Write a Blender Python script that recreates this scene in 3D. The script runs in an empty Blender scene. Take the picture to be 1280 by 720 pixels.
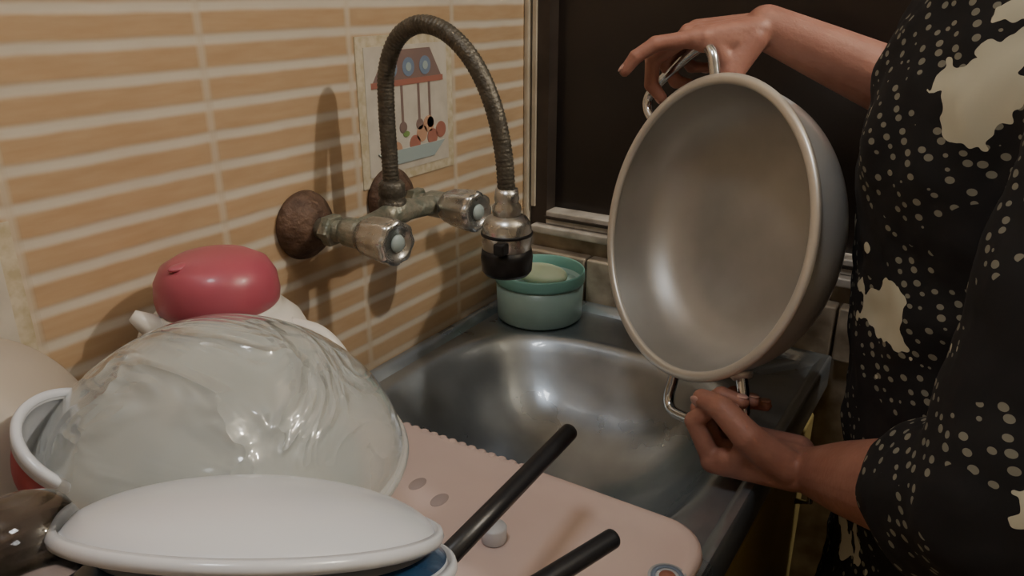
import bpy, bmesh, math, random
from mathutils import Vector, Matrix, Quaternion
random.seed(4)
V=Vector
COL=bpy.context.scene.collection

# ---------------------------------------------------------------- materials
def new_mat(name):
    m=bpy.data.materials.new(name); m.use_nodes=True
    nt=m.node_tree; return m,nt,nt.nodes['Principled BSDF']
def mat(name,c,rough=.5,metal=0,c2=None,nscale=20,bump=0,bscale=60,trans=0,ior=1.45,coat=0,alpha=1,sss=0,detail=4,stretch=None,rvar=0,emis=0,bdist=.005,distort=0,coatr=.03):
    m,nt,b=new_mat(name)
    b.inputs['Base Color'].default_value=(*c,1); b.inputs['Roughness'].default_value=rough
    b.inputs['Metallic'].default_value=metal; b.inputs['IOR'].default_value=ior
    b.inputs['Transmission Weight'].default_value=trans; b.inputs['Coat Weight'].default_value=coat
    b.inputs['Coat Roughness'].default_value=coatr
    b.inputs['Alpha'].default_value=alpha
    if sss:
        b.inputs['Subsurface Weight'].default_value=sss; b.inputs['Subsurface Scale'].default_value=.01
    if emis:
        b.inputs['Emission Color'].default_value=(*c,1); b.inputs['Emission Strength'].default_value=emis
    tc=nt.nodes.new('ShaderNodeTexCoord'); mp=nt.nodes.new('ShaderNodeMapping')
    nt.links.new(tc.outputs['Object'],mp.inputs[0])
    if stretch: mp.inputs['Scale'].default_value=stretch
    n=nt.nodes.new('ShaderNodeTexNoise'); n.inputs['Scale'].default_value=nscale; n.inputs['Detail'].default_value=detail
    nt.links.new(mp.outputs[0],n.inputs['Vector'])
    if c2:
        r=nt.nodes.new('ShaderNodeValToRGB'); r.color_ramp.elements[0].position=.35; r.color_ramp.elements[1].position=.65
        r.color_ramp.elements[0].color=(*c,1); r.color_ramp.elements[1].color=(*c2,1)
        nt.links.new(n.outputs['Fac'],r.inputs[0]); nt.links.new(r.outputs[0],b.inputs['Base Color'])
    if rvar:
        mr=nt.nodes.new('ShaderNodeMapRange'); mr.inputs[3].default_value=rough-rvar; mr.inputs[4].default_value=rough+rvar
        mr.inputs[1].default_value=.3; mr.inputs[2].default_value=.7
        nt.links.new(n.outputs['Fac'],mr.inputs[0]); nt.links.new(mr.outputs[0],b.inputs['Roughness'])
    if bump:
        n2=nt.nodes.new('ShaderNodeTexNoise'); n2.inputs['Scale'].default_value=bscale; n2.inputs['Detail'].default_value=3; n2.inputs['Distortion'].default_value=distort
        nt.links.new(mp.outputs[0],n2.inputs['Vector'])
        bp=nt.nodes.new('ShaderNodeBump'); bp.inputs['Strength'].default_value=bump; bp.inputs['Distance'].default_value=bdist
        nt.links.new(n2.outputs['Fac'],bp.inputs['Height']); nt.links.new(bp.outputs[0],b.inputs['Normal'])
    return m

def math_node(nt,op,a,b=None,c=None,clamp=False):
    n=nt.nodes.new('ShaderNodeMath'); n.operation=op; n.use_clamp=clamp
    for i,x in enumerate((a,b,c)):
        if x is None: continue
        if isinstance(x,(int,float)): n.inputs[i].default_value=x
        else: nt.links.new(x,n.inputs[i])
    return n.outputs[0]
def mixc(nt,f,a,b):
    n=nt.nodes.new('ShaderNodeMix'); n.data_type='RGBA'
    if isinstance(f,(int,float)): n.inputs[0].default_value=f
    else: nt.links.new(f,n.inputs[0])
    for i,x in ((6,a),(7,b)):
        if isinstance(x,tuple): n.inputs[i].default_value=(*x,1)
        else: nt.links.new(x,n.inputs[i])
    return n.outputs[2]

TW=.187; TY0=.274; TH=.2565; PER=.0285
def tile_mat():
    m,nt,b=new_mat('striped_tile')
    tc=nt.nodes.new('ShaderNodeTexCoord'); sp=nt.nodes.new('ShaderNodeSeparateXYZ')
    nt.links.new(tc.outputs['Object'],sp.inputs[0])
    y=sp.outputs['Y']; z=sp.outputs['Z']
    nz=nt.nodes.new('ShaderNodeTexNoise'); nz.inputs['Scale'].default_value=14; nz.inputs['Detail'].default_value=5
    nt.links.new(tc.outputs['Object'],nz.inputs['Vector'])
    wob=math_node(nt,'MULTIPLY',math_node(nt,'SUBTRACT',nz.outputs['Fac'],.5),.14)
    fz=math_node(nt,'FRACT',math_node(nt,'ADD',math_node(nt,'DIVIDE',z,PER),wob))
    d=math_node(nt,'ABSOLUTE',math_node(nt,'SUBTRACT',fz,.5))
    band=nt.nodes.new('ShaderNodeMapRange'); band.interpolation_type='SMOOTHSTEP'
    band.inputs[1].default_value=.25; band.inputs[2].default_value=.45
    nt.links.new(d,band.inputs[0])
    fy=math_node(nt,'FRACT',math_node(nt,'DIVIDE',math_node(nt,'SUBTRACT',y,TY0-10*TW),TW))
    dy=math_node(nt,'ABSOLUTE',math_node(nt,'SUBTRACT',fy,.5))
    jy=nt.nodes.new('ShaderNodeMapRange'); jy.inputs[1].default_value=.468; jy.inputs[2].default_value=.492; nt.links.new(dy,jy.inputs[0])
    mp=nt.nodes.new('ShaderNodeMapping'); mp.inputs['Scale'].default_value=(1,9,60); nt.links.new(tc.outputs['Object'],mp.inputs[0])
    n2=nt.nodes.new('ShaderNodeTexNoise'); n2.inputs['Scale'].default_value=2.2; n2.inputs['Detail'].default_value=5; nt.links.new(mp.outputs[0],n2.inputs['Vector'])
    org=mixc(nt,n2.outputs['Fac'],(.41,.258,.138),(.52,.375,.232))
    cr=mixc(nt,nz.outputs['Fac'],(.54,.468,.372),(.64,.582,.488))
    c=mixc(nt,band.outputs[0],org,cr)
    jyf=math_node(nt,'MULTIPLY',jy.outputs[0],.7)
    c=mixc(nt,jyf,c,(.56,.48,.37))
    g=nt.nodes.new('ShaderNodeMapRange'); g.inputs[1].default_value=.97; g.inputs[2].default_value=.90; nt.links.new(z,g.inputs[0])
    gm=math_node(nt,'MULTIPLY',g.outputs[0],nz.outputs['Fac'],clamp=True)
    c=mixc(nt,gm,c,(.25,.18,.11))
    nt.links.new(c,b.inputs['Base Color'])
    b.inputs['Roughness'].default_value=.34
    h=math_node(nt,'SUBTRACT',math_node(nt,'MULTIPLY',math_node(nt,'SUBTRACT',1.0,band.outputs[0]),.5),jy.outputs[0])
    bp=nt.nodes.new('ShaderNodeBump'); bp.inputs['Strength'].default_value=.45; bp.inputs['Distance'].default_value=.0015
    nt.links.new(h,bp.inputs['Height']); nt.links.new(bp.outputs[0],b.inputs['Normal'])
    return m

def dress_mat():
    m,nt,b=new_mat('dress_print')
    tc=nt.nodes.new('ShaderNodeTexCoord')
    mp=nt.nodes.new('ShaderNodeMapping'); mp.inputs['Scale'].default_value=(1.0,1.0,1.35); mp.inputs['Rotation'].default_value=(.5,.3,0); nt.links.new(tc.outputs['Object'],mp.inputs[0])
    v=nt.nodes.new('ShaderNodeTexVoronoi'); v.inputs['Scale'].default_value=88; v.inputs['Randomness'].default_value=.35
    nt.links.new(mp.outputs[0],v.inputs['Vector'])
    dots=math_node(nt,'LESS_THAN',v.outputs['Distance'],.30)
    n=nt.nodes.new('ShaderNodeTexNoise'); n.inputs['Scale'].default_value=9; n.inputs['Detail'].default_value=1; nt.links.new(tc.outputs['Object'],n.inputs['Vector'])
    msk=math_node(nt,'GREATER_THAN',n.outputs['Fac'],.46)
    dots=math_node(nt,'MULTIPLY',dots,msk)
    nw=nt.nodes.new('ShaderNodeTexNoise'); nw.inputs['Scale'].default_value=32; nt.links.new(tc.outputs['Object'],nw.inputs['Vector'])
    ad=nt.nodes.new('ShaderNodeMix'); ad.data_type='RGBA'; ad.inputs[0].default_value=.10
    nt.links.new(tc.outputs['Object'],ad.inputs[6]); nt.links.new(nw.outputs['Color'],ad.inputs[7])
    v2=nt.nodes.new('ShaderNodeTexVoronoi'); v2.inputs['Scale'].default_value=8.2
    nt.links.new(ad.outputs[2],v2.inputs['Vector'])
    fl=math_node(nt,'LESS_THAN',v2.outputs['Distance'],.26)
    f=math_node(nt,'MAXIMUM',math_node(nt,'MULTIPLY',dots,.38),fl)
    c=mixc(nt,f,(.006,.006,.008),(.56,.55,.43))
    nt.links.new(c,b.inputs['Base Color']); b.inputs['Roughness'].default_value=.85
    return m

def wrap_mat():
    m,nt,b=new_mat('milky_wrapped_glass')
    b.inputs['Base Color'].default_value=(.76,.79,.77,1); b.inputs['Roughness'].default_value=.20
    b.inputs['Transmission Weight'].default_value=.70; b.inputs['IOR'].default_value=1.16; b.inputs['Coat Weight'].default_value=1; b.inputs['Coat Roughness'].default_value=.08
    tc=nt.nodes.new('ShaderNodeTexCoord'); mp=nt.nodes.new('ShaderNodeMapping'); mp.inputs['Rotation'].default_value=(.2,1.0,.5); mp.inputs['Scale'].default_value=(1,1.8,3.6)
    nt.links.new(tc.outputs['Object'],mp.inputs[0])
    n=nt.nodes.new('ShaderNodeTexNoise'); n.inputs['Scale'].default_value=7; n.inputs['Detail'].default_value=2.5; n.inputs['Distortion'].default_value=1.2
    nt.links.new(mp.outputs[0],n.inputs['Vector'])
    ridge=math_node(nt,'POWER',math_node(nt,'SUBTRACT',1.0,math_node(nt,'MULTIPLY',math_node(nt,'ABSOLUTE',math_node(nt,'SUBTRACT',n.outputs['Fac'],.5)),7.0),clamp=True),2.0)
    sp=nt.nodes.new('ShaderNodeSeparateXYZ'); nt.links.new(tc.outputs['Object'],sp.inputs[0])
    mr=nt.nodes.new('ShaderNodeMapRange'); mr.inputs[1].default_value=1.100; mr.inputs[2].default_value=1.130; mr.inputs[3].default_value=.06; nt.links.new(sp.outputs['Z'],mr.inputs[0])
    h=math_node(nt,'MULTIPLY',ridge,mr.outputs[0])
    bp=nt.nodes.new('ShaderNodeBump'); bp.inputs['Strength'].default_value=.7; bp.inputs['Distance'].default_value=.006
    nt.links.new(h,bp.inputs['Height']); nt.links.new(bp.outputs[0],b.inputs['Coat Normal']); nt.links.new(bp.outputs[0],b.inputs['Normal'])
    return m

M={}
M['tile']=tile_mat(); M['dress']=dress_mat(); M['frost']=wrap_mat()
M['trim']=mat('cream_trim',(.56,.49,.38),.45,c2=(.44,.37,.27))
M['alu']=mat('aluminium',(.66,.61,.54),.5,.2,c2=(.40,.36,.31),nscale=30)
M['alu_dark']=mat('dark_frame',(.06,.045,.036),.5,.2,c2=(.04,.03,.024))
M['glass_dark']=mat('night_glass',(.022,.017,.015),.3,0,c2=(.033,.025,.021),nscale=5)
M['plaster']=mat('plaster',(.55,.47,.36),.8,c2=(.42,.35,.25),nscale=8,bump=.1)
M['ledge']=mat('ledge_tile',(.50,.42,.32),.5,c2=(.22,.17,.12),nscale=22,bump=.2)
M['floor']=mat('floor_tile',(.16,.12,.09),.5,c2=(.10,.075,.055))
M['ceil']=mat('ceiling_paint',(.7,.66,.58),.9)
M['steel']=mat('sink_steel',(.28,.315,.35),.33,.8,c2=(.41,.45,.485),nscale=9,rvar=.09,bump=.14,bscale=10,coat=.9,coatr=.06)
M['pot_in']=mat('pot_brushed',(.55,.54,.51),.48,.75,c2=(.45,.44,.415),nscale=9,bump=.05,bscale=30,rvar=.06)
M['pot_out']=mat('pot_polished',(.86,.86,.85),.28,.45,coat=.5)
M['pot_rim']=mat('pot_rim',(.74,.71,.65),.36,.6)
M['chrome']=mat('chrome',(.66,.68,.70),.14,1)
M['chrome_dirty']=mat('chrome_worn',(.62,.62,.60),.27,.9,c2=(.44,.42,.38),nscale=60,rvar=.08)
M['rust']=mat('corroded_brass',(.15,.09,.06),.6,.4,c2=(.07,.04,.028),nscale=50,bump=.6,bscale=120)
M['brass']=mat('old_brass',(.33,.30,.23),.42,.5,c2=(.18,.20,.16),nscale=70,bump=.4,bscale=150)
M['hose']=mat('braided_hose',(.13,.115,.09),.42,.5,c2=(.08,.07,.055),nscale=90,bump=.3,bscale=300)
M['black']=mat('black_plastic',(.010,.010,.012),.36)
M['teal']=mat('teal_plastic',(.46,.66,.60),.3,0,trans=.3,c2=(.52,.72,.66),nscale=8)
M['teal2']=mat('teal_plastic_rim',(.24,.50,.43),.3,trans=.2)
M['soap']=mat('soap',(.56,.68,.46),.5,sss=.2,c2=(.64,.74,.54))
M['pinklid']=mat('pink_lid',(.36,.07,.10),.38,coat=.2)
M['cream']=mat('cream_plastic',(.66,.62,.56),.35,coat=.2)
M['beige']=mat('beige_bowl',(.36,.31,.255),.45,c2=(.32,.275,.225),nscale=6)
M['red']=mat('dark_red',(.26,.018,.03),.35)
M['white']=mat('white_glaze',(.58,.595,.635),.25,coat=.35,c2=(.54,.56,.60),nscale=5)
M['blue']=mat('navy_glaze',(.012,.045,.11),.25,coat=.3)
M['clear']=mat('clear_glass',(.95,.97,.97),.04,0,trans=1,ior=1.42)
M['tray']=mat('pink_tray',(.56,.43,.40),.42,c2=(.62,.49,.455),nscale=6)
M['grey']=mat('slot_grey',(.36,.29,.28),.6)
M['cab']=mat('cabinet_yellow',(.42,.33,.13),.5,c2=(.34,.26,.10),nscale=10)
M['skin']=mat('skin',(.40,.195,.145),.5,sss=.12,c2=(.33,.150,.11),nscale=30,bump=.12,bscale=220)
M['nail']=mat('nail',(.55,.32,.27),.3,coat=.3)
M['hair']=mat('hair',(.012,.008,.006),.45,bump=.6,bscale=80,stretch=(1,1,.2))
M['eye']=mat('eye_white',(.7,.68,.65),.2); M['lip']=mat('lip',(.35,.10,.08),.4)
M['paper']=mat('tile_picture_ground',(.58,.53,.45),.35,c2=(.50,.45,.38),nscale=40)
M['paper2']=mat('tile_picture_border',(.46,.38,.24),.35,c2=(.60,.53,.40),nscale=90)
M['p_red']=mat('picture_red',(.36,.15,.11),.35); M['p_or']=mat('picture_orange',(.48,.28,.18),.35)
M['p_blue']=mat('picture_blue',(.18,.23,.31),.35); M['p_brown']=mat('picture_brown',(.22,.15,.13),.35)
M['p_teal']=mat('picture_teal',(.33,.39,.38),.35); M['p_green']=mat('picture_green',(.2,.3,.1),.35)
M['bulb']=mat('bulb_glow',(1,.85,.6),.5,emis=6)

# ---------------------------------------------------------------- mesh helpers
def obj_from(name,verts,faces,m=None,smooth=True,parent=None):
    me=bpy.data.meshes.new(name); me.from_pydata([tuple(v) for v in verts],[],faces); me.update()
    bm=bmesh.new(); bm.from_mesh(me); bmesh.ops.recalc_face_normals(bm,faces=bm.faces); bm.to_mesh(me); bm.free()
    o=bpy.data.objects.new(name,me); COL.objects.link(o)
    if m is not None: me.materials.append(m)
    if smooth: me.polygons.foreach_set('use_smooth',[True]*len(me.polygons))
    if parent: par(o,parent)
    return o
def par(o,p):
    o.parent=p
def empty(name):
    e=bpy.data.objects.new(name,None); COL.objects.link(e); e.empty_display_size=.03
    return e
def box(name,lo,hi,m,bev=0,parent=None,seg=2):
    bm=bmesh.new(); bmesh.ops.create_cube(bm,size=1)
    lo=V(lo);hi=V(hi)
    for v in bm.verts: v.co=V([lo[i]+(v.co[i]+.5)*(hi[i]-lo[i]) for i in range(3)])
    if bev: bmesh.ops.bevel(bm,geom=bm.edges[:],offset=bev,segments=seg,profile=.5,affect='EDGES')
    me=bpy.data.meshes.new(name); bm.to_mesh(me); bm.free(); me.materials.append(m)
    o=bpy.data.objects.new(name,me); COL.objects.link(o)
    if bev:
        me.polygons.foreach_set('use_smooth',[True]*len(me.polygons)); o.modifiers.new('wn','WEIGHTED_NORMAL')
    if parent: par(o,parent)
    return o
def lathe_geo(prof,seg=64,mtx=Matrix.Identity(4)):
    vs=[];fs=[];rings=[]
    for r,z in prof:
        if r<1e-6: rings.append([len(vs)]); vs.append(mtx@V((0,0,z)))
        else:
            rings.append(list(range(len(vs),len(vs)+seg)))
            for i in range(seg):
                a=2*math.pi*i/seg; vs.append(mtx@V((r*math.cos(a),r*math.sin(a),z)))
    for a,b in zip(rings,rings[1:]):
        if len(a)==1 and len(b)==1: continue
        for i in range(seg):
            j=(i+1)%seg
            if len(a)==1: fs.append((a[0],b[i],b[j]))
            elif len(b)==1: fs.append((a[i],b[0],a[j]))
            else: fs.append((a[i],b[i],b[j],a[j]))
    return vs,fs
def lathe(name,prof,m,mtx=Matrix.Identity(4),seg=64,parent=None,smooth=True):
    vs,fs=lathe_geo(prof,seg,mtx); return obj_from(name,vs,fs,m,smooth,parent)
def shell_prof(outer,t):
    inner=[]
    n=len(outer)
    for i,(r,z) in enumerate(outer):
        a=V(outer[max(0,i-1)]);b=V(outer[min(n-1,i+1)]); d=(b-a).normalized(); nn=V((d.y,-d.x))
        q=V((r,z))+nn*t
        if r<1e-6: q.x=0
        inner.append((max(q.x,0),q.y))
    return outer[::-1]+inner
def catmull(pts,n=12):
    pts=[V(p) for p in pts]; P=[pts[0]*2-pts[1]]+pts+[pts[-1]*2-pts[-2]]; out=[]
    for i in range(1,len(P)-2):
        for k in range(n):
            t=k/n; a,b,c,d=P[i-1:i+3]
            out.append(.5*((2*b)+(c-a)*t+(2*a-5*b+4*c-d)*t*t+(-a+3*b-3*c+d)*t**3))
    out.append(pts[-1]); return out
def tube_geo(path,rf,seg=20,closed=False,flat=1.0):
    path=[V(p) for p in path]; n=len(path); vs=[];fs=[]
    t0=(path[1]-path[0]).normalized(); up=V((0,0,1)) if abs(t0.z)<.9 else V((0,1,0))
    x=t0.cross(up).normalized(); prev=t0
    L=0
    for i,p in enumerate(path):
        if i: L+=(p-path[i-1]).length
        t=(path[min(i+1,n-1)]-path[max(i-1,0)]).normalized()
        q=prev.rotation_difference(t); x=q@x; x=(x-t*x.dot(t)).normalized(); prev=t; y=t.cross(x)
        r=rf(i/(n-1),L) if callable(rf) else rf
        for k in range(seg):
            a=2*math.pi*k/seg; vs.append(p+x*math.cos(a)*r+y*math.sin(a)*r*flat)
    for i in range(n-1):
        for k in range(seg):
            j=(k+1)%seg; fs.append((i*seg+k,i*seg+j,(i+1)*seg+j,(i+1)*seg+k))
    fs.append(tuple(range(seg))[::-1]); fs.append(tuple((n-1)*seg+k for k in range(seg)))
    return vs,fs
def tube(name,path,rf,m,seg=20,parent=None,flat=1.0):
    vs,fs=tube_geo(path,rf,seg,flat=flat); return obj_from(name,vs,fs,m,True,parent)
def frame(origin,zdir,xhint=(1,0,0)):
    z=V(zdir).normalized(); x=V(xhint); x=x-z*x.dot(z)
    if x.length<1e-4: x=V((0,1,0))-z*z.y
    x.normalize(); y=z.cross(x)
    return Matrix(((x.x,y.x,z.x,origin[0]),(x.y,y.y,z.y,origin[1]),(x.z,y.z,z.z,origin[2]),(0,0,0,1)))
def ellipsoid(name,c,r,m,parent=None,rot=None,seg=32):
    prof=[(math.sin(math.pi*i/16),-math.cos(math.pi*i/16)) for i in range(17)]; prof[0]=(0,-1); prof[-1]=(0,1)
    mt=Matrix.Translation(c)@(rot.to_4x4() if rot else Matrix.Identity(4))@Matrix.Diagonal((*r,1))
    return lathe(name,prof,m,mt,seg,parent)

# ---------------------------------------------------------------- camera
cam=bpy.data.cameras.new('camera'); camo=bpy.data.objects.new('camera',cam); COL.objects.link(camo)
cam.lens=27.34; cam.sensor_width=36; cam.clip_start=.01
camo.location=(.62,0,1.35)
p=math.radians(20.8); yw=math.radians(32.4)
camo.rotation_euler=(math.pi/2-p,0,yw)
bpy.context.scene.camera=camo

# ---------------------------------------------------------------- room
YB=1.02
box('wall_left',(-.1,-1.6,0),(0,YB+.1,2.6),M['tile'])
wb=empty('wall_back')
box('lower',(0,YB,0),(2.7,YB+.1,1.0),M['ledge'],parent=wb)
box('upper',(0,YB,2.0),(2.7,YB+.1,2.6),M['plaster'],parent=wb)
box('pier',(1.5,YB,1.0),(2.7,YB+.1,2.0),M['plaster'],parent=wb)
box('wall_right',(2.7,-1.6,0),(2.8,YB+.1,2.6),M['plaster'])
box('wall_front',(-.1,-1.7,0),(2.8,-1.6,2.6),M['plaster'])
box('floor',(-.1,-1.7,-.1),(2.8,YB+.1,0),M['floor'])
box('ceiling',(-.1,-1.7,2.6),(2.8,YB+.1,2.7),M['ceil'])
box('trim_corner',(0.0,YB-.012,.93),(.010,YB,2.6),M['trim'],bev=.003)
w=empty('window_1')
box('jamb_left',(.0125,YB-.006,1.0),(.040,YB+.06,2.0),M['alu_dark'],parent=w)
box('jamb_strip',(.014,YB-.010,1.04),(.020,YB-.005,2.0),M['trim'],parent=w)
box('jamb_right',(1.46,YB-.005,1.0),(1.5,YB+.06,2.0),M['alu_dark'],parent=w)
box('head_rail',(.040,YB-.005,1.96),(1.46,YB+.06,2.0),M['alu_dark'],parent=w)
box('track_lower',(.02,YB-.022,1.001),(1.5,YB+.06,1.014),M['alu'],bev=.003,parent=w)
box('track_upper',(.040,YB-.010,1.014),(1.46,YB+.02,1.036),M['alu'],bev=.003,parent=w)
box('track_lip',(.040,YB-.014,1.024),(1.46,YB-.010,1.028),M['alu_dark'],parent=w)
box('pane',(.040,YB+.02,1.01),(1.46,YB+.026,1.96),M['glass_dark'],parent=w)
box('mullion',(.70,YB+.004,1.036),(.735,YB+.02,1.96),M['alu_dark'],parent=w)
lg=empty('trim_ledge')
x=.0
while x<1.5:
    box('ledge_tile',(x+.001,YB-.026,.902),(x+.118,YB,.975),M['ledge'],bev=.003,parent=lg); x+=.12

def decor(y0,z0,z1,y1,nm='decorative_tile'):
    e=empty(nm)
    box('border',(.0,y0,z0),(.0015,y1,z1),M['paper2'],parent=e)
    box('ground',(.0015,y0+.012,z0+.012),(.0022,y1-.012,z1-.012),M['paper'],parent=e)
    W=y1-y0;H=z1-z0
    def P(u,v,xx): return (xx,y0+u*W,z0+v*H)
    def poly(n,pts,m,xx=.0026):
        vs=[P(u,v,xx) for u,v in pts]+[P(u,v,.0020) for u,v in pts]; k=len(pts)
        fs=[tuple(range(k)),tuple(range(k,2*k))[::-1]]+[(i,(i+1)%k,k+(i+1)%k,k+i) for i in range(k)]
        obj_from(n,vs,fs,m,False,e)
    def disc(n,u,v,r,m,xx=.0030,sy=1):
        poly(n,[(u+r*math.cos(a)*H/W,v+sy*r*math.sin(a)) for a in [2*math.pi*i/20 for i in range(20)]],m,xx)
    poly('rack',[(.14,.70),(.86,.70),(.74,.90),(.28,.90)],M['p_brown'])
    poly('rack_shelf',[(.12,.66),(.88,.66),(.88,.70),(.12,.70)],M['p_red'],.0028)
    for i,u in enumerate((.32,.50,.68)): disc('plate_print',u,.78,.065,M['p_blue']); disc('plate_print_in',u,.78,.03,M['p_teal'],.0034)
    for u in (.42,.60,.72):
        poly('ladle_print',[(u-.012,.40),(u+.012,.40),(u+.012,.66),(u-.012,.66)],M['p_brown']); disc('ladle_cup',u,.37,.04,M['p_brown'])
    for u,v,m in ((.24,.27,'p_red'),(.34,.22,'p_or'),(.62,.30,'p_or'),(.74,.26,'p_red'),(.84,.30,'p_red'),(.54,.24,'p_red'),(.70,.36,'p_or')):
        disc('fruit_print',u,v,.06,M[m])
    poly('bowl_print',[(.25,.12),(.75,.12),(.88,.22),(.15,.22)],M['p_teal'],.0036)
    disc('leaf_print',.45,.32,.035,M['p_green'],sy=.6); disc('leaf_print',.28,.34,.03,M['p_green'],sy=.6)
decor(.655,1.135,1.305,.830)
decor(.095,1.02,1.19,.272)

# ---------------------------------------------------------------- cabinet + sink
cb=empty('kitchen_cabinet')
box('front_panel',(.445,-.30,.10),(.462,YB-.002,.862),M['cab'],parent=cb)
box('end_panel',(.002,-.30,.10),(.445,-.282,.862),M['cab'],parent=cb)
box('plinth',(.002,-.28,0),(.42,YB-.002,.10),M['floor'],parent=cb)
for y0 in (-.28,.14,.57):
    box('door',(.462,y0+.01,.14),(.474,y0+.41,.83),M['cab'],bev=.004,parent=cb)
    tube('handle',[(.474,y0+.36,.72),(.492,y0+.36,.725),(.492,y0+.36,.80),(.474,y0+.36,.805)],.004,M['chrome'],10,parent=cb)

def sink():
    cx,cy=.240,.69; ax,ay=.200,.194
    X0,X1,Y0,Y1=.004,.482,-.30,YB-.028
    angs=set(2*math.pi*i/120 for i in range(120))
    for X in (X0,X1):
        for Y in (Y0,Y1): 
            a=math.atan2(Y-cy,X-cx)%(2*math.pi); angs.add(a)
    angs=sorted(angs); n=len(angs)
    def rect(a,g=0):
        c,s=math.cos(a),math.sin(a); t=1e9
        if c>1e-9: t=min(t,(X1-g-cx)/c)
        if c<-1e-9: t=min(t,(X0+g-cx)/c)
        if s>1e-9: t=min(t,(Y1-g-cy)/s)
        if s<-1e-9: t=min(t,(Y0+g-cy)/s)
        return cx+c*t,cy+s*t
    def sup(a,k):
        c,s=math.cos(a),math.sin(a); e=3.0-.9*(1-k)
        t=(abs(c/ax)**e+abs(s/ay)**e)**(-1/e)
        return cx+c*t*k,cy+s*t*k
    Z=.900
    loops=[]
    loops.append([(*rect(a),Z-.034) for a in angs])
    loops.append([(*rect(a),Z+.008) for a in angs])
    loops.append([(*rect(a,.003),Z+.011) for a in angs])
    loops.append([(*rect(a,.010),Z+.010) for a in angs])
    loops.append([(*rect(a,.018),Z+.000) for a in angs])
    for k,d in ((1.04,.0),(1.015,-.0005),(.99,-.003),(.96,-.009),(.92,-.020),(.87,-.036),(.80,-.056),(.72,-.074),(.61,-.092),(.48,-.106),(.33,-.116),(.17,-.122),(.12,-.126)):
        loops.append([(*sup(a,k),Z+d) for a in angs])
    vs=[];fs=[]
    for l in loops: vs+=l
    for i in range(len(loops)-1):
        for k in range(n):
            j=(k+1)%n; fs.append((i*n+k,i*n+j,(i+1)*n+j,(i+1)*n+k))
    fs.append(tuple((len(loops)-1)*n+k for k in range(n)))
    e=empty('kitchen_sink')
    o=obj_from('basin',vs,fs,M['steel'],True,e)
    md=o.modifiers.new('es','EDGE_SPLIT'); md.split_angle=math.radians(50)
    lathe('drain',[(.0,.0),(.012,.0),(.014,.002),(.024,.003),(.026,.0)],M['chrome_dirty'],Matrix.Translation((cx,cy,Z-.126)),32,e)
sink()

# ---------------------------------------------------------------- faucet
fa=empty('kitchen_faucet')
ZF=1.118
for yy,m in ((.563,'rust'),(.702,'rust')):
    F=frame((0,yy-.006,ZF),(1,0,0))
    lathe('wall_flange',[(0,0.0005),(.036,.0005),(.0375,.004),(.036,.009),(.031,.016),(.022,.024),(.016,.028),(0,.028)],M[m],F,48,fa)
    tube('inlet_stub',[(.02,yy-.006,ZF),(.05,yy-.003,ZF+.0),(.075,yy,ZF)],.0115,M['brass'],20,fa)
    lathe('hex_nut',[(0,0),(.016,0),(.0175,.002),(.0175,.011),(.016,.013),(0,.013)],M['brass'],frame((.036,yy-.004,ZF),(1,0,0)),6,fa,False)
    lathe('valve_body',[(0,-.012),(.013,-.012),(.0155,-.006),(.0155,.010),(.013,.016),(.011,.022),(0,.022)],M['brass'],frame((.068,yy,ZF),(1,0,0)),32,fa)
    K=frame((.084,yy,ZF),(1,-.12,.02))
    vs=[];fs=[];seg=72
    prof=[(.0001,0),(.014,0),(.018,.003),(.0205,.012),(.0225,.030),(.0230,.044),(.0215,.050),(.0165,.051),(.0155,.0485),(.0001,.0485)]
    for r,z in prof:
        for i in range(seg):
            a=2*math.pi*i/seg; rr=r*(1+(.045*math.cos(a*8) if .018<r else 0)); vs.append(K@V((rr*math.cos(a),rr*math.sin(a),z)))
    for i in range(len(prof)-1):
        for k in range(seg): fs.append((i*seg+k,i*seg+(k+1)%seg,(i+1)*seg+(k+1)%seg,(i+1)*seg+k))
    obj_from('knob',vs,fs,M['chrome_dirty'],True,fa)
    lathe('knob_cap',[(0,.0485),(.0075,.0485),(.009,.0495),(.008,.0515),(0,.052)],M['p_teal'],K,24,fa)
tube('bridge_bar',catmull([(.07,.555,ZF),(.07,.60,ZF+.004),(.07,.633,ZF+.007),(.07,.665,ZF+.004),(.07,.71,ZF)],6),lambda t,L:.0115+.0035*math.exp(-((t-.5)/.12)**2),M['brass'],20,fa)
lathe('swivel_base',[(0,-.004),(.014,-.004),(.0155,.002),(.0155,.012),(.0125,.015),(.0145,.018),(.0145,.030),(.011,.034),(0,.034)],M['hose'],Matrix.Translation((.066,.629,ZF+.008)),32,fa)
path=[(.066,.629,1.150),(.0655,.629,1.19),(.065,.629,1.235),(.068,.629,1.275),(.084,.630,1.307),(.113,.630,1.321),(.146,.630,1.314),(.176,.630,1.289),(.198,.630,1.251),(.210,.630,1.207),(.214,.630,1.166)]
pp=catmull(path,26)
tube('flexible_neck',pp,lambda t,L:.0088+.0005*math.sin(L*2*math.pi/.0042),M['hose'],20,fa)
H=Matrix.Translation((.214,.630,1.092))
lathe('hose_ferrule',[(0,.050),(.013,.050),(.0145,.053),(.0145,.060),(.0115,.064),(.0125,.068),(.011,.078),(0,.078)],M['chrome_dirty'],H,32,fa)
lathe('spray_head',[(0,.012),(.0225,.012),(.0245,.016),(.0255,.030),(.0245,.042),(.020,.049),(.012,.053),(0,.053)],M['chrome_dirty'],H,40,fa)
lathe('spray_collar',[(0,-.010),(.0225,-.010),(.0255,-.006),(.0265,.008),(.0250,.017),(0,.017)],M['black'],H,40,fa)
lathe('spray_ring',[(.0240,.0305),(.0262,.0315),(.0262,.0340),(.0240,.0350)],M['black'],H,40,fa)
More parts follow.
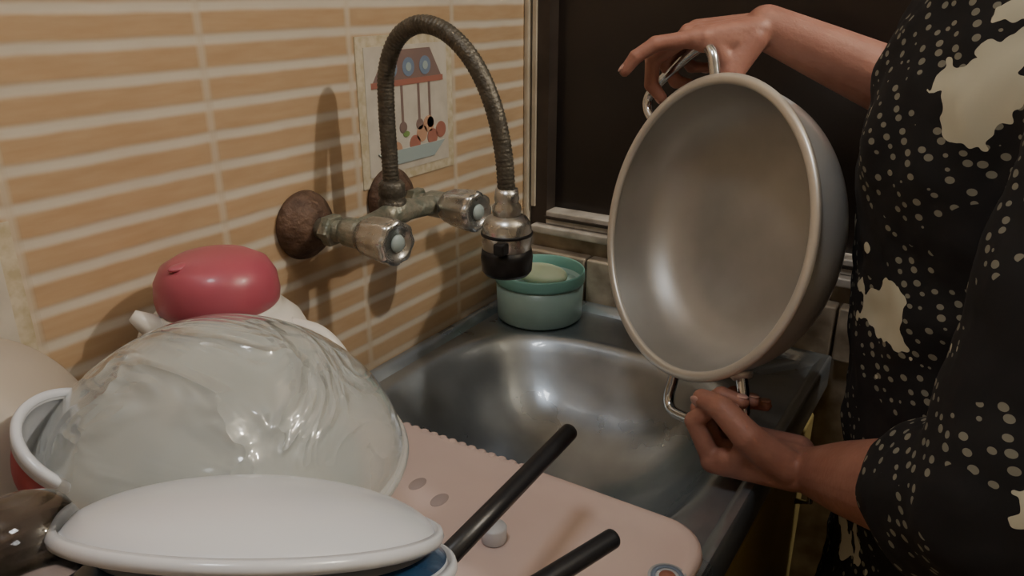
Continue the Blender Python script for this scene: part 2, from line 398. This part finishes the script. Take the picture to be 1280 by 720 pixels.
box('spray_switch',(.214+.004,.630-.032,1.092+.018),(.214+.016,.630-.020,1.092+.030),M['black'],bev=.002,parent=fa)

# ---------------------------------------------------------------- soap dish
sd=empty('soap_dish')
T=Matrix.Translation((.082,.924,.9015))
lathe('container',[(0,0),(.058,0),(.0625,.004),(.0638,.058),(.0622,.058),(.0608,.006),(.055,.003),(0,.003)],M['teal'],T,64,sd)
lathe('rim_band',[(.0636,.056),(.0652,.057),(.0656,.060),(.0653,.072),(.0640,.074),(.0626,.072),(.0620,.058),(.0624,.056)],M['teal2'],T,64,sd)
lathe('insert',[(0,.044),(.0595,.044),(.0610,.048),(.0595,.051),(0,.050)],M['teal'],T,48,sd)
ellipsoid('soap_bar',(.086,.922,.9015+.066),(.040,.029,.014),M['soap'],sd)

# ---------------------------------------------------------------- cooking pot
PC=V((.369,.748,1.124)); PN=V((-.523,-.826,.212)).normalized()
upv=V((-.19,.30,.935)); upv=(upv-PN*upv.dot(PN)).normalized()
roll=math.radians(3)
upv=Quaternion(PN,roll)@upv
PX=upv.cross(PN).normalized()
PM=Matrix(((PX.x,upv.x,PN.x,PC.x),(PX.y,upv.y,PN.y,PC.y),(PX.z,upv.z,PN.z,PC.z),(0,0,0,1)))
po=empty('cooking_pot')
R=.150
out=[(R,0),(R-.000,-.014),(R-.002,-.032),(R-.008,-.050),(R-.020,-.066),(R-.036,-.076),(R-.056,-.083),(.06,-.085),(0,-.085)]
inn=[(r-.0025 if r>0 else 0,z+(.0 if i==0 else .0025*i/8)) for i,(r,z) in enumerate(out)]
def dense(pr,n=5): 
    q=catmull([(a,0,b) for a,b in pr],n); return [(max(v.x,0),v.z) for v in q]
lathe('pot_body',dense(out),M['pot_out'],PM,128,po)
lathe('pot_interior',dense(inn),M['pot_in'],PM,128,po)
seg=128; k=14; vs=[];fs=[]
for i in range(seg):
    a=2*math.pi*i/seg
    for j in range(k):
        b=2*math.pi*j/k; rr=R+.0010+.0055*math.cos(b); vs.append(PM@V((rr*math.cos(a),rr*math.sin(a),.0040*math.sin(b))))
for i in range(seg):
    for j in range(k):
        fs.append((i*k+j,((i+1)%seg)*k+j,((i+1)%seg)*k+(j+1)%k,i*k+(j+1)%k))
obj_from('rolled_rim',vs,fs,M['pot_rim'],True,po)
HW=.056
def handle(sg,off):
    ra=R+.002; zc=-.022
    ca=math.radians(off)
    def Q(u,rad,z):
        b=rad*sg; p=V((u,b)); c,s=math.cos(ca),math.sin(ca)
        return PM@V((p.x*c-p.y*s,p.x*s+p.y*c,z))
    yb=math.sqrt(ra*ra-HW*HW)
    ya=math.sqrt((R+.001)**2-(HW*.86)**2)
    pts=[Q(-HW*.86,ya+.002,zc),Q(-HW*.94,yb+.020,zc+.001),Q(-HW,yb+.038,zc+.003),Q(-HW*.88,ra+.040,zc+.004),Q(-HW*.5,ra+.045,zc+.004),Q(0,ra+.046,zc+.004),Q(HW*.5,ra+.045,zc+.004),Q(HW*.88,ra+.040,zc+.004),Q(HW,yb+.038,zc+.003),Q(HW*.94,yb+.020,zc+.001),Q(HW*.86,ya+.002,zc)]
    tube('loop_handle',catmull(pts,10),.0060,M['chrome'],16,po)
    for u in (-HW*.86,HW*.86):
        c=Q(u,ya,zc); nrm=(Q(u*1.2,ya*1.2,zc)-c).normalized()
        lathe('handle_bracket',[(0,.0006),(.011,.0006),(.011,.003),(.009,.006),(0,.007)],M['pot_out'],frame(c,nrm),24,po)
    return Q
Qt=handle(1,17); Qb=handle(-1,-3)
gripT=Qt(.010,R+.048,-.018); gripB=Qb(.018,R+.048,-.018)

# ---------------------------------------------------------------- woman
def cap_geo(p0,r0,p1,r1,seg=20,hs=6):
    p0=V(p0);p1=V(p1); d=p1-p0; L=d.length
    if L<1e-6: d=V((0,0,1))
    F=frame(p0,d)
    prof=[]
    for i in range(hs+1):
        a=math.pi/2*i/hs; prof.append((r0*math.sin(a),-r0*math.cos(a)))
    for i in range(hs+1):
        a=math.pi/2*i/hs; prof.append((r1*math.cos(a),L+r1*math.sin(a)))
    prof[0]=(0,-r0); prof[-1]=(0,L+r1)
    return lathe_geo(prof,seg,F)
class Acc:
    def __init__(s): s.v=[];s.f=[]
    def add(s,g):
        o=len(s.v); s.v+=[tuple(x) for x in g[0]]; s.f+=[tuple(i+o for i in f) for f in g[1]]
    def cap(s,*a): s.add(cap_geo(*a))
    def ell(s,c,r,rot=None):
        prof=[(math.sin(math.pi*i/14),-math.cos(math.pi*i/14)) for i in range(15)]; prof[0]=(0,-1); prof[-1]=(0,1)
        mt=Matrix.Translation(c)@(rot.to_4x4() if rot else Matrix.Identity(4))@Matrix.Diagonal((*r,1))
        s.add(lathe_geo(prof,28,mt))
    def rings(s,R,seg=48):
        vs=[];fs=[]
        for cx,cy,z,rx,ry in R:
            for i in range(seg):
                a=2*math.pi*i/seg; vs.append((cx+rx*math.cos(a),cy+ry*math.sin(a),z))
        for i in range(len(R)-1):
            for k in range(seg):
                j=(k+1)%seg; fs.append((i*seg+k,i*seg+j,(i+1)*seg+j,(i+1)*seg+k))
        fs.append(tuple(range(seg))[::-1]); fs.append(tuple((len(R)-1)*seg+k for k in range(seg)))
        s.add((vs,fs))
skin=Acc(); nails=Acc()
def hand(wrist,d,n,side,curls,thumb,S=1.0,spread=.05):
    d=V(d).normalized(); n=V(n); n=(n-d*n.dot(d)).normalized()
    s=(d.cross(n) if side>0 else n.cross(d)).normalized()
    W=V(wrist)
    base=[(.083,.0285),(.087,.0095),(.083,-.0095),(.073,-.0275)]
    lens=[(.040,.025,.019),(.044,.028,.020),(.041,.026,.019),(.032,.020,.017)]
    rad=[(.0098,.0088,.0080,.0068),(.0100,.0090,.0082,.0070),(.0096,.0086,.0078,.0066),(.0086,.0076,.0070,.0060)]
    kn=[]
    for i,(a,b) in enumerate(base):
        K=W+(d*a+s*b-n*.002)*S; kn.append(K)
        skin.cap(W+(d*.012+s*b*.55)*S,.0150*S,K,.0115*S)
        skin.cap(W+(d*.02+s*b*.6+n*.006)*S,.014*S,K-d*.012*S+n*.005*S,.0115*S)
        fd=(d+s*(1.5-i)*spread).normalized(); p=K; ang=0
        for j in range(3):
            ang+=math.radians(curls[i][j])
            dirv=(fd*math.cos(ang)+n*math.sin(ang)).normalized()
            q=p+dirv*lens[i][j]*S
            skin.cap(p,rad[i][j]*S,q,rad[i][j+1]*S)
            if j<2: skin.ell(q,(rad[i][j+1]*S*1.06,)*3)
            if j==2:
                dors=(-n*math.cos(ang)+fd*math.sin(ang)).normalized()
                F=frame(q+dors*rad[i][3]*.78*S-dirv*.001,dors,dirv)
                nails.ell(F.translation,(.0062*S,.0046*S,.0018*S),F.to_3x3())
            p=q
    for i in range(3): skin.cap(kn[i]-d*.012*S,.0115*S,kn[i+1]-d*.012*S,.0115*S)
    skin.cap(W+(d*.022-s*.020+n*.007)*S,.0145*S,W+(d*.062-s*.024+n*.006)*S,.0125*S)
    T0=W+(d*.018+s*.020+n*.008)*S
    pts=[T0]
    for (a,b,c),l in zip(thumb,(.042,.032,.026)):
        v=(d*a+s*b+n*c).normalized(); pts.append(pts[-1]+v*l*S)
    rr=(.0165,.0140,.0120,.0092)
    for i in range(3): skin.cap(pts[i],rr[i]*S,pts[i+1],rr[i+1]*S)
    skin.cap(T0,.014*S,kn[0]-d*.02*S+n*.003*S,.010*S); skin.cap(pts[1],.010*S,kn[0]-d*.022*S,.009*S)
    v=(pts[3]-pts[2]).normalized(); dors=s-v*s.dot(v); dors=(dors-n*.3).normalized(); dors=(dors-v*dors.dot(v)).normalized()
    F=frame(pts[3]+dors*.0072*S,dors,v); nails.ell(F.translation,(.0075*S,.006*S,.002*S),F.to_3x3())
    return kn
def arm(sh,el,wr,k=1.0):
    sh,el,wr=V(sh),V(el),V(wr)
    skin.cap(sh,.048,sh.lerp(el,.5),.042); skin.cap(sh.lerp(el,.5),.042,el,.035*k)
    m=el.lerp(wr,.30); skin.cap(el,.036*k,m,.038*k); skin.cap(m,.038*k,el.lerp(wr,.75),.0290*k); skin.cap(el.lerp(wr,.75),.0290*k,wr,.0235)
    skin.ell(el,(.036*k,)*3)
dT=V((-.86,-.42,-.12)).normalized(); nT=V((-.25,.0,-1))
kT=gripT-dT*.003+V((0,0,.027))
wT=kT-dT*.086
shR=V((.66,.915,1.370)); elR=V((.615,.955,1.215)); shL=V((.70,.605,1.370)); elL=V((.665,.505,1.050))
hand(wT,dT,nT,+1,[(0,26,20),(28,55,40),(46,70,45),(55,72,45)],[(.60,.35,.70),(.75,-.15,.62),(.80,-.35,.35)],S=.97)
arm(shR,elR,wT)
dB=V((-.90,.12,-.10)).normalized(); nB=V((-.12,.10,1))
kB=gripB+V((.004,-.008,0))-dB*.014-V((0,0,.018))
wB=kB-dB*.086
hand(wB,dB,nB,-1,[(62,72,48),(64,75,48),(64,75,48),(62,72,45)],[(.62,.42,.60),(.80,-.05,.62),(.90,-.30,.10)],S=1.05)
arm(shL,elL,wB,1.12)
CX,CY=.665,.76
skin.rings([(CX+.02,CY,.86,.09,.14),(CX,CY,.98,.095,.14),(CX,CY,1.08,.09,.125),(CX-.005,CY,1.20,.095,.135),(CX+.0,CY,1.32,.080,.145),(CX+.02,CY,1.38,.06,.11),(CX+.02,CY,1.41,.045,.05)])
skin.cap(shR,.046,(CX+.02,CY+.05,1.385),.045); skin.cap(shL,.046,(CX+.02,CY-.05,1.385),.045)
HC=V((.705,.715,1.520)); tilt=Matrix.Rotation(math.radians(-20),3,'Y')
skin.cap((CX+.025,CY,1.37),.050,(.715,.722,1.455),.047)
skin.ell(HC+V((.012,0,.015)),(.086,.070,.086),tilt)
def hp(a,b,c): return HC+tilt@V((a,b,c))
skin.ell(hp(-.028,0,-.045),(.052,.050,.062),tilt)
skin.cap(hp(-.075,0,-.098),.014,hp(-.045,.0,-.085),.030)
skin.cap(hp(-.082,0,.008),.007,hp(-.098,0,-.030),.0105); skin.cap(hp(-.090,.010,-.034),.006,hp(-.090,-.010,-.034),.006)
skin.cap(hp(-.076,.030,.022),.009,hp(-.076,-.030,.022),.009)
for sgn in (1,-1):
    skin.ell(hp(.012,sgn*.074,-.012),(.018,.007,.030),tilt); skin.ell(hp(-.060,sgn*.034,-.035),(.022,.020,.022),tilt)
skin.cap(hp(-.080,.018,-.060),.006,hp(-.080,-.018,-.060),.006)
for sy in (-.09,.09):
    skin.cap((CX+.03,CY+sy,.90),.080,(CX+.03,CY+sy,.50),.055)
    skin.cap((CX+.03,CY+sy,.50),.052,(CX+.04,CY+sy,.38),.054); skin.cap((CX+.04,CY+sy,.38),.054,(CX+.04,CY+sy,.09),.033)
    skin.cap((CX+.045,CY+sy,.075),.034,(CX+.06,CY+sy,.036),.030)
    skin.cap((CX+.055,CY+sy,.034),.030,(CX-.09,CY+sy*1.15,.024),.018); skin.cap((CX+.0,CY+sy,.034),.028,(CX-.08,CY+sy*.8,.024),.019)
wo=empty('woman')
sk=obj_from('body',skin.v,skin.f,M['skin'],True,wo)
rm=sk.modifiers.new('remesh','REMESH'); rm.mode='VOXEL'; rm.voxel_size=.0024; rm.use_smooth_shade=True
sm=sk.modifiers.new('smooth','SMOOTH'); sm.factor=.5; sm.iterations=3
obj_from('fingernails',nails.v,nails.f,M['nail'],True,wo)
for sgn in (1,-1):
    ellipsoid('eye',hp(-.072,sgn*.031,.004),(.011,.013,.009),M['eye'],wo); ellipsoid('iris',hp(-.0815,sgn*.031,.002),(.003,.006,.006),M['hair'],wo)
    tube('eyebrow',[hp(-.084,sgn*.016,.030),hp(-.085,sgn*.032,.036),hp(-.075,sgn*.048,.030)],.003,M['hair'],8,wo)
ellipsoid('lips',hp(-.088,0,-.060),(.006,.020,.007),M['lip'],wo,tilt)
hair=Acc(); hair.ell(HC+V((.022,0,.024)),(.088,.076,.084),tilt); hair.ell(HC+V((.055,0,-.02)),(.055,.066,.07),tilt); hair.ell(HC+V((.120,0,.0)),(.040,.042,.042))
h=obj_from('hair',hair.v,hair.f,M['hair'],True,wo)
r2=h.modifiers.new('r','REMESH'); r2.mode='VOXEL'; r2.voxel_size=.005; r2.use_smooth_shade=True; s2=h.modifiers.new('s','SMOOTH'); s2.iterations=5
dr=Acc()
dr.rings([(.735,CY,.30,.225,.235),(.73,CY,.50,.205,.225),(.715,CY,.75,.180,.205),(.70,CY,.90,.155,.195),(.682,CY,1.0,.147,.178),(.668,CY,1.10,.145,.168),(.655,CY,1.20,.140,.170),(.645,CY,1.29,.130,.172),(.655,CY,1.355,.110,.158),(.685,CY,1.395,.060,.085)])
dr.ell((.572,CY+.07,1.245),(.050,.062,.062)); dr.ell((.572,CY-.07,1.245),(.050,.062,.062))
for sh,el,fr,ra in ((shR,elR,.75,.062),(shL,elL,.98,.060)):
    dr.cap(sh+V((0,0,-.002)),.058,(CX+.02,CY+(sh.y-CY)*.3,1.375),.050)
    e=sh.lerp(el,fr); dr.cap(sh,.058,e,ra)
dr.cap(elL,.058,elL.lerp(wB,.24),.056)
do=obj_from('dress',dr.v,dr.f,M['dress'],True,wo)
r3=do.modifiers.new('r','REMESH'); r3.mode='VOXEL'; r3.voxel_size=.006; r3.use_smooth_shade=True
s3=do.modifiers.new('s','SMOOTH'); s3.factor=.5; s3.iterations=8
tx=bpy.data.textures.new('folds','CLOUDS'); tx.noise_scale=.07
dm=do.modifiers.new('folds','DISPLACE'); dm.texture=tx; dm.strength=.020; dm.mid_level=.4; dm.texture_coords='LOCAL'
for sy in (-.09,.09):
    box('sandal',(CX-.125,CY+sy*1.05-.042,.0),(CX+.09,CY+sy*1.05+.042,.010),M['black'],bev=.004,parent=wo)

# ---------------------------------------------------------------- drainer tray and dishes
tr=empty('dish_drainer')
def rrect(x0,x1,y0,y1,r,n=8):
    out=[]
    for cx,cy,a0 in ((x1-r,y1-r,0),(x0+r,y1-r,90),(x0+r,y0+r,180),(x1-r,y0+r,270)):
        for i in range(n+1):
            a=math.radians(a0+90*i/n); out.append((cx+r*math.cos(a),cy+r*math.sin(a)))
    return out
def loftrr(name,levels,m,parent):
    vs=[];fs=[];n=None
    for (x0,x1,y0,y1,r,z) in levels:
        l=rrect(x0,x1,y0,y1,r); n=len(l); vs+=[(a,b,z) for a,b in l]
    for i in range(len(levels)-1):
        for k in range(n):
            j=(k+1)%n; fs.append((i*n+k,i*n+j,(i+1)*n+j,(i+1)*n+k))
    fs.append(tuple(range(n))[::-1]); fs.append(tuple((len(levels)-1)*n+k for k in range(n)))
    return obj_from(name,vs,fs,m,True,parent)
x0,x1,y0,y1=.012,.488,-.02,.506
DZ=.010
loftrr('tray_body',[(x0+.02,x1-.02,y0+.02,y1-.02,.03,.902+DZ),(x0+.008,x1-.008,y0+.008,y1-.008,.035,.915+DZ),(x0,x1,y0,y1,.038,.940+DZ),(x0+.001,x1-.001,y0+.001,y1-.001,.038,.946+DZ),(x0+.005,x1-.005,y0+.005,y1-.005,.035,.949+DZ),(x0+.010,x1-.010,y0+.010,y1-.010,.032,.948+DZ),(x0+.018,x1-.018,y0+.018,y1-.018,.03,.9435+DZ),(x0+.03,x1-.03,y0+.03,y1-.03,.025,.942+DZ),(x0+.2,x1-.2,y0+.2,y1-.2,.01,.9395+DZ)],M['tray'],tr)
for (a,b) in ((.245,.438),(.275,.430),(.215,.448)):
    ellipsoid('drain_slot',(a,b,.9412+DZ),(.0065,.010,.0014),M['grey'],tr,seg=20)
for i in range(24):
    ellipsoid('edge_bead',(.06+i*.011,.5015,.9475+DZ),(.0046,.0035,.0022),M['tray'],tr,seg=12)
for xx in (.08,.42):
    for yy in (.06,.44): lathe('foot',[(0,0),(.010,0),(.012,.013),(0,.013)],M['tray'],Matrix.Translation((xx,yy,.9005)),20,tr)
lathe('sticker',[(0,.0),(.014,.0),(.014,.0006),(0,.0006)],M['white'],Matrix.Translation((.474,.438,.9480+DZ)),24,tr)
lathe('sticker_ring',[(.0085,.0),(.012,.0),(.012,.0004),(.0085,.0004)],M['p_blue'],Matrix.Translation((.474,.438,.9486+DZ)),24,tr)
lathe('sticker_print',[(0,.0),(.006,.0),(.006,.0004),(0,.0004)],M['p_red'],Matrix.Translation((.474,.438,.9486+DZ)),24,tr)
lathe('bottle_cap',[(0,0),(.0095,0),(.010,.001),(.010,.012),(.009,.0135),(0,.0138)],M['white'],Matrix.Translation((.342,.412,.9515)),32)

def plate(name,c,R,h,m,zdir=(0,0,1),inner=None,foot=True,t=.003,b0=.55,b1=.80):
    e=empty(name)
    F=frame(c,zdir)
    outer=[(R,h),(R*.97,h*.86),(R*.86,h*.62),(R*.68,h*.28),(R*.52,h*.06),(R*.40,0),(0,0)]
    outer=dense(outer,5)
    inn=[(max(r-t*.4,0),z+t*(1 if r<R*.9 else .6)) for r,z in outer]
    lathe('body',outer[::-1]+[(R+.001,h+.002)]+inn,m,F,96,e)
    if inner: lathe('band',[(r,z+.0009) for r,z in inn if R*b0<r<R*b1],inner,F,96,e)
    if foot: lathe('foot',[(R*.42,.001),(R*.42,-.005),(R*.38,-.005),(R*.37,.001)],m,F,64,e)
    return e
ps=empty('plate_stack')
TZ=.9515
for (cx,cy,n,Rr) in ((.228,.275,9,.080),(.392,.172,7,.058)):
    for i in range(n):
        F=Matrix.Translation((cx,cy,TZ+i*.0105))
        o=dense([(Rr,.016),(Rr*.92,.013),(Rr*.76,.007),(Rr*.56,.002),(.03,0),(0,0)],4)
        lathe('plate',o[::-1]+[(Rr+.001,.018)]+[(max(r-.001,0),z+.003) for r,z in o],M['white'],F,64,ps)
camR=V((.844,.536,0)); camH=V((-.536,.844,0))
def tiltdir(away,right): return (V((0,0,1))+camH*away+camR*right).normalized()
def bowl_inv(name,c,R,h,m,zdir,t=.003,lip=.004,power=2.2,band=None):
    e=empty(name); F=frame(c,zdir)
    N=26; o=[]
    for i in range(N+1):
        a=i/N
        o.append((R*math.cos(a*math.pi/2)**(2/power) if a<1 else 0,h*math.sin(a*math.pi/2)**(2/power)))
    inn=[(max(r-t,0) if r>0 else 0,max(z-t,0)) for r,z in o]
    prof=[(0,inn[-1][1])]+inn[::-1][1:]+[(R,-.001),(R+lip,-.001),(R+lip+.001,.0015),(R+lip,.004),(R,.005)]+o[1:]
    lathe('body',prof,m,F,128,e)
    if band: lathe('painted_band',[(r+.0006,z+.0006) for r,z in o if band[0]*R<r<band[1]*R and z>.004],band[2],F,128,e)
    return e
bowl_inv('white_bowl',(.3725,.1795,1.126),.0790,.024,M['white'],tiltdir(.55,.06),power=1.9,lip=.0025,t=.002)
bowl_inv('banded_bowl',(.376,.181,1.108),.081,.020,M['white'],tiltdir(.50,.04),power=1.9,lip=.0025,t=.002,band=(.86,.985,M['blue']))
plate('serving_plate',(.378,.172,1.080),.080,.012,M['white'],tiltdir(.38,.0),t=.002)
bowl_inv('glass_salad_bowl',(.2255,.270,1.060),.1165,.098,M['frost'],(.02,-.02,1),t=.004,lip=.002,power=1.78)
jg=empty('water_jug')
J=Matrix.Translation((.083,.384,.9520))
lathe('jug_body',[(0,0),(.066,0),(.070,.004),(.074,.03),(.075,.10),(.073,.118),(.066,.134),(.056,.144),(.050,.148),(.050,.152),(0,.152)],M['cream'],J,64,jg)
lathe('pink_lid',[(0,.151),(.047,.151),(.0495,.154),(.0505,.162),(.0490,.176),(.043,.187),(.031,.194),(.014,.1975),(0,.198)],M['pinklid'],J,64,jg)
ellipsoid('lid_tab',J@V((-.002,-.030,.1925)),(.006,.011,.003),M['pinklid'],jg)
tube('spout',[J@V((-.012,-.042,.134)),J@V((-.020,-.056,.149)),J@V((-.026,-.063,.157))],lambda t,L:.013-.008*t,M['cream'],16,jg)
tube('handle',catmull([J@V((.050,.030,.132)),J@V((.076,.040,.124)),J@V((.094,.046,.098)),J@V((.094,.046,.060)),J@V((.070,.034,.040))],8),.008,M['cream'],16,jg)
bowl_inv('beige_bowl',(.086,.178,1.042),.082,.104,M['beige'],(0,0,1),power=2.1,lip=.001)
sp_=empty('cooking_pan')
lathe('pan_body',[(0,0),(.066,0),(.072,.006),(.076,.080),(.079,.082),(.079,.084),(0,.084)],M['chrome_dirty'],Matrix.Translation((.086,.178,TZ)),64,sp_)
rb=empty('enamel_bowl')
F=frame((.196,.204,1.100),(.42,.30,.74))
S_=.66
o=dense([(.062*S_,.0),(.060*S_,-.018*S_),(.050*S_,-.044*S_),(.032*S_,-.062*S_),(0,-.066*S_)],5)
lathe('outside',o,M['red'],F,72,rb)
lathe('inside',[(max(r-.002,0),z+.002) for r,z in o],M['white'],F,72,rb)
lathe('rim',[(.060*S_,-.003),(.0645*S_,-.006),(.068*S_,.001),(.066*S_,.004),(.060*S_,.003),(.058*S_,.0)],M['white'],F,72,rb)
gl=empty('drinking_glass')
F=Matrix.Translation((.318,.110,.9535))
lathe('tumbler',[(.0265,0),(.0272,.002),(.0262,.10),(.0250,.175),(.0235,.192),(.0190,.203),(.0110,.208),(0,.209),(0,.203),(.0100,.202),(.0165,.198),(.0212,.189),(.0232,.173),(.0246,.10),(.0252,.001),(.0265,0)],M['clear'],F,56,gl)
def utensil(name,tip,root,head):
    e=empty(name); tip=V(tip);root=V(root);d=(root-tip)
    tube('handle',[tip,tip+d*.01,tip+d*.03,tip+d*.5,root],lambda t,L:(.0050 if t<.01 else .0066),M['black'],20,e)
    lathe('hang_hole',[(0,0),(.0025,0),(.0025,.0006),(0,.0006)],M['grey'],frame(tip,-d),12,e)
    q=root+d.normalized()*.07
    tube('shank',[root,q],.0028,M['chrome'],10,e)
    if head=='ladle':
        lathe('ladle_cup',shell_prof(dense([(.026,.014),(.022,.004),(.012,-.003),(0,-.004)],4),.0012),M['chrome'],frame(q+d.normalized()*.022-V((0,0,.004)),(0,0,1)),32,e)
    else: box('blade',tuple(q+V((-.025,-.07,-.001))),tuple(q+V((.025,.002,.001))),M['chrome'],bev=.0008,parent=e)
utensil('soup_ladle',(.386,.450,1.044),(.398,.245,1.050),'ladle')
utensil('spatula',(.454,.384,1.020),(.427,.240,1.040),'spatula')

# ---------------------------------------------------------------- lamps
lp=empty('pendant_lamp')
LP=(1.42,.93,2.32)
lathe('bulb',[(0,-.0),(.02,.004),(.032,.02),(.034,.035),(.028,.055),(.016,.075),(.014,.095),(0,.095)],M['bulb'],Matrix.Translation((LP[0],LP[1],LP[2]+.06)),32,lp)
lathe('socket',[(0,0),(.018,0),(.018,.04),(.006,.05),(.0,.05)],M['black'],Matrix.Translation((LP[0],LP[1],LP[2]+.15)),24,lp)
tube('cord',[(LP[0],LP[1],LP[2]+.2),(LP[0],LP[1],2.6)],.003,M['black'],8,lp)
def light(name,kind,loc,e,col,size=.1,rot=None):
    l=bpy.data.lights.new(name,kind); l.energy=e; l.color=col
    if kind=='POINT': l.shadow_soft_size=size
    else: l.size=size
    o=bpy.data.objects.new(name,l); COL.objects.link(o); o.location=loc
    if rot: o.rotation_euler=rot
    return o
light('pendant_light','POINT',LP,47,(1,.94,.83),.022)
light('fill_light','AREA',(.40,-.10,2.58),6.2,(.95,.97,1),.25)  # added overhead fill to lift the dishes and counter, no fixture behind it
wd=bpy.data.worlds.new('world'); bpy.context.scene.world=wd; wd.use_nodes=True
wd.node_tree.nodes['Background'].inputs[0].default_value=(.8,.85,1,1); wd.node_tree.nodes['Background'].inputs[1].default_value=.1
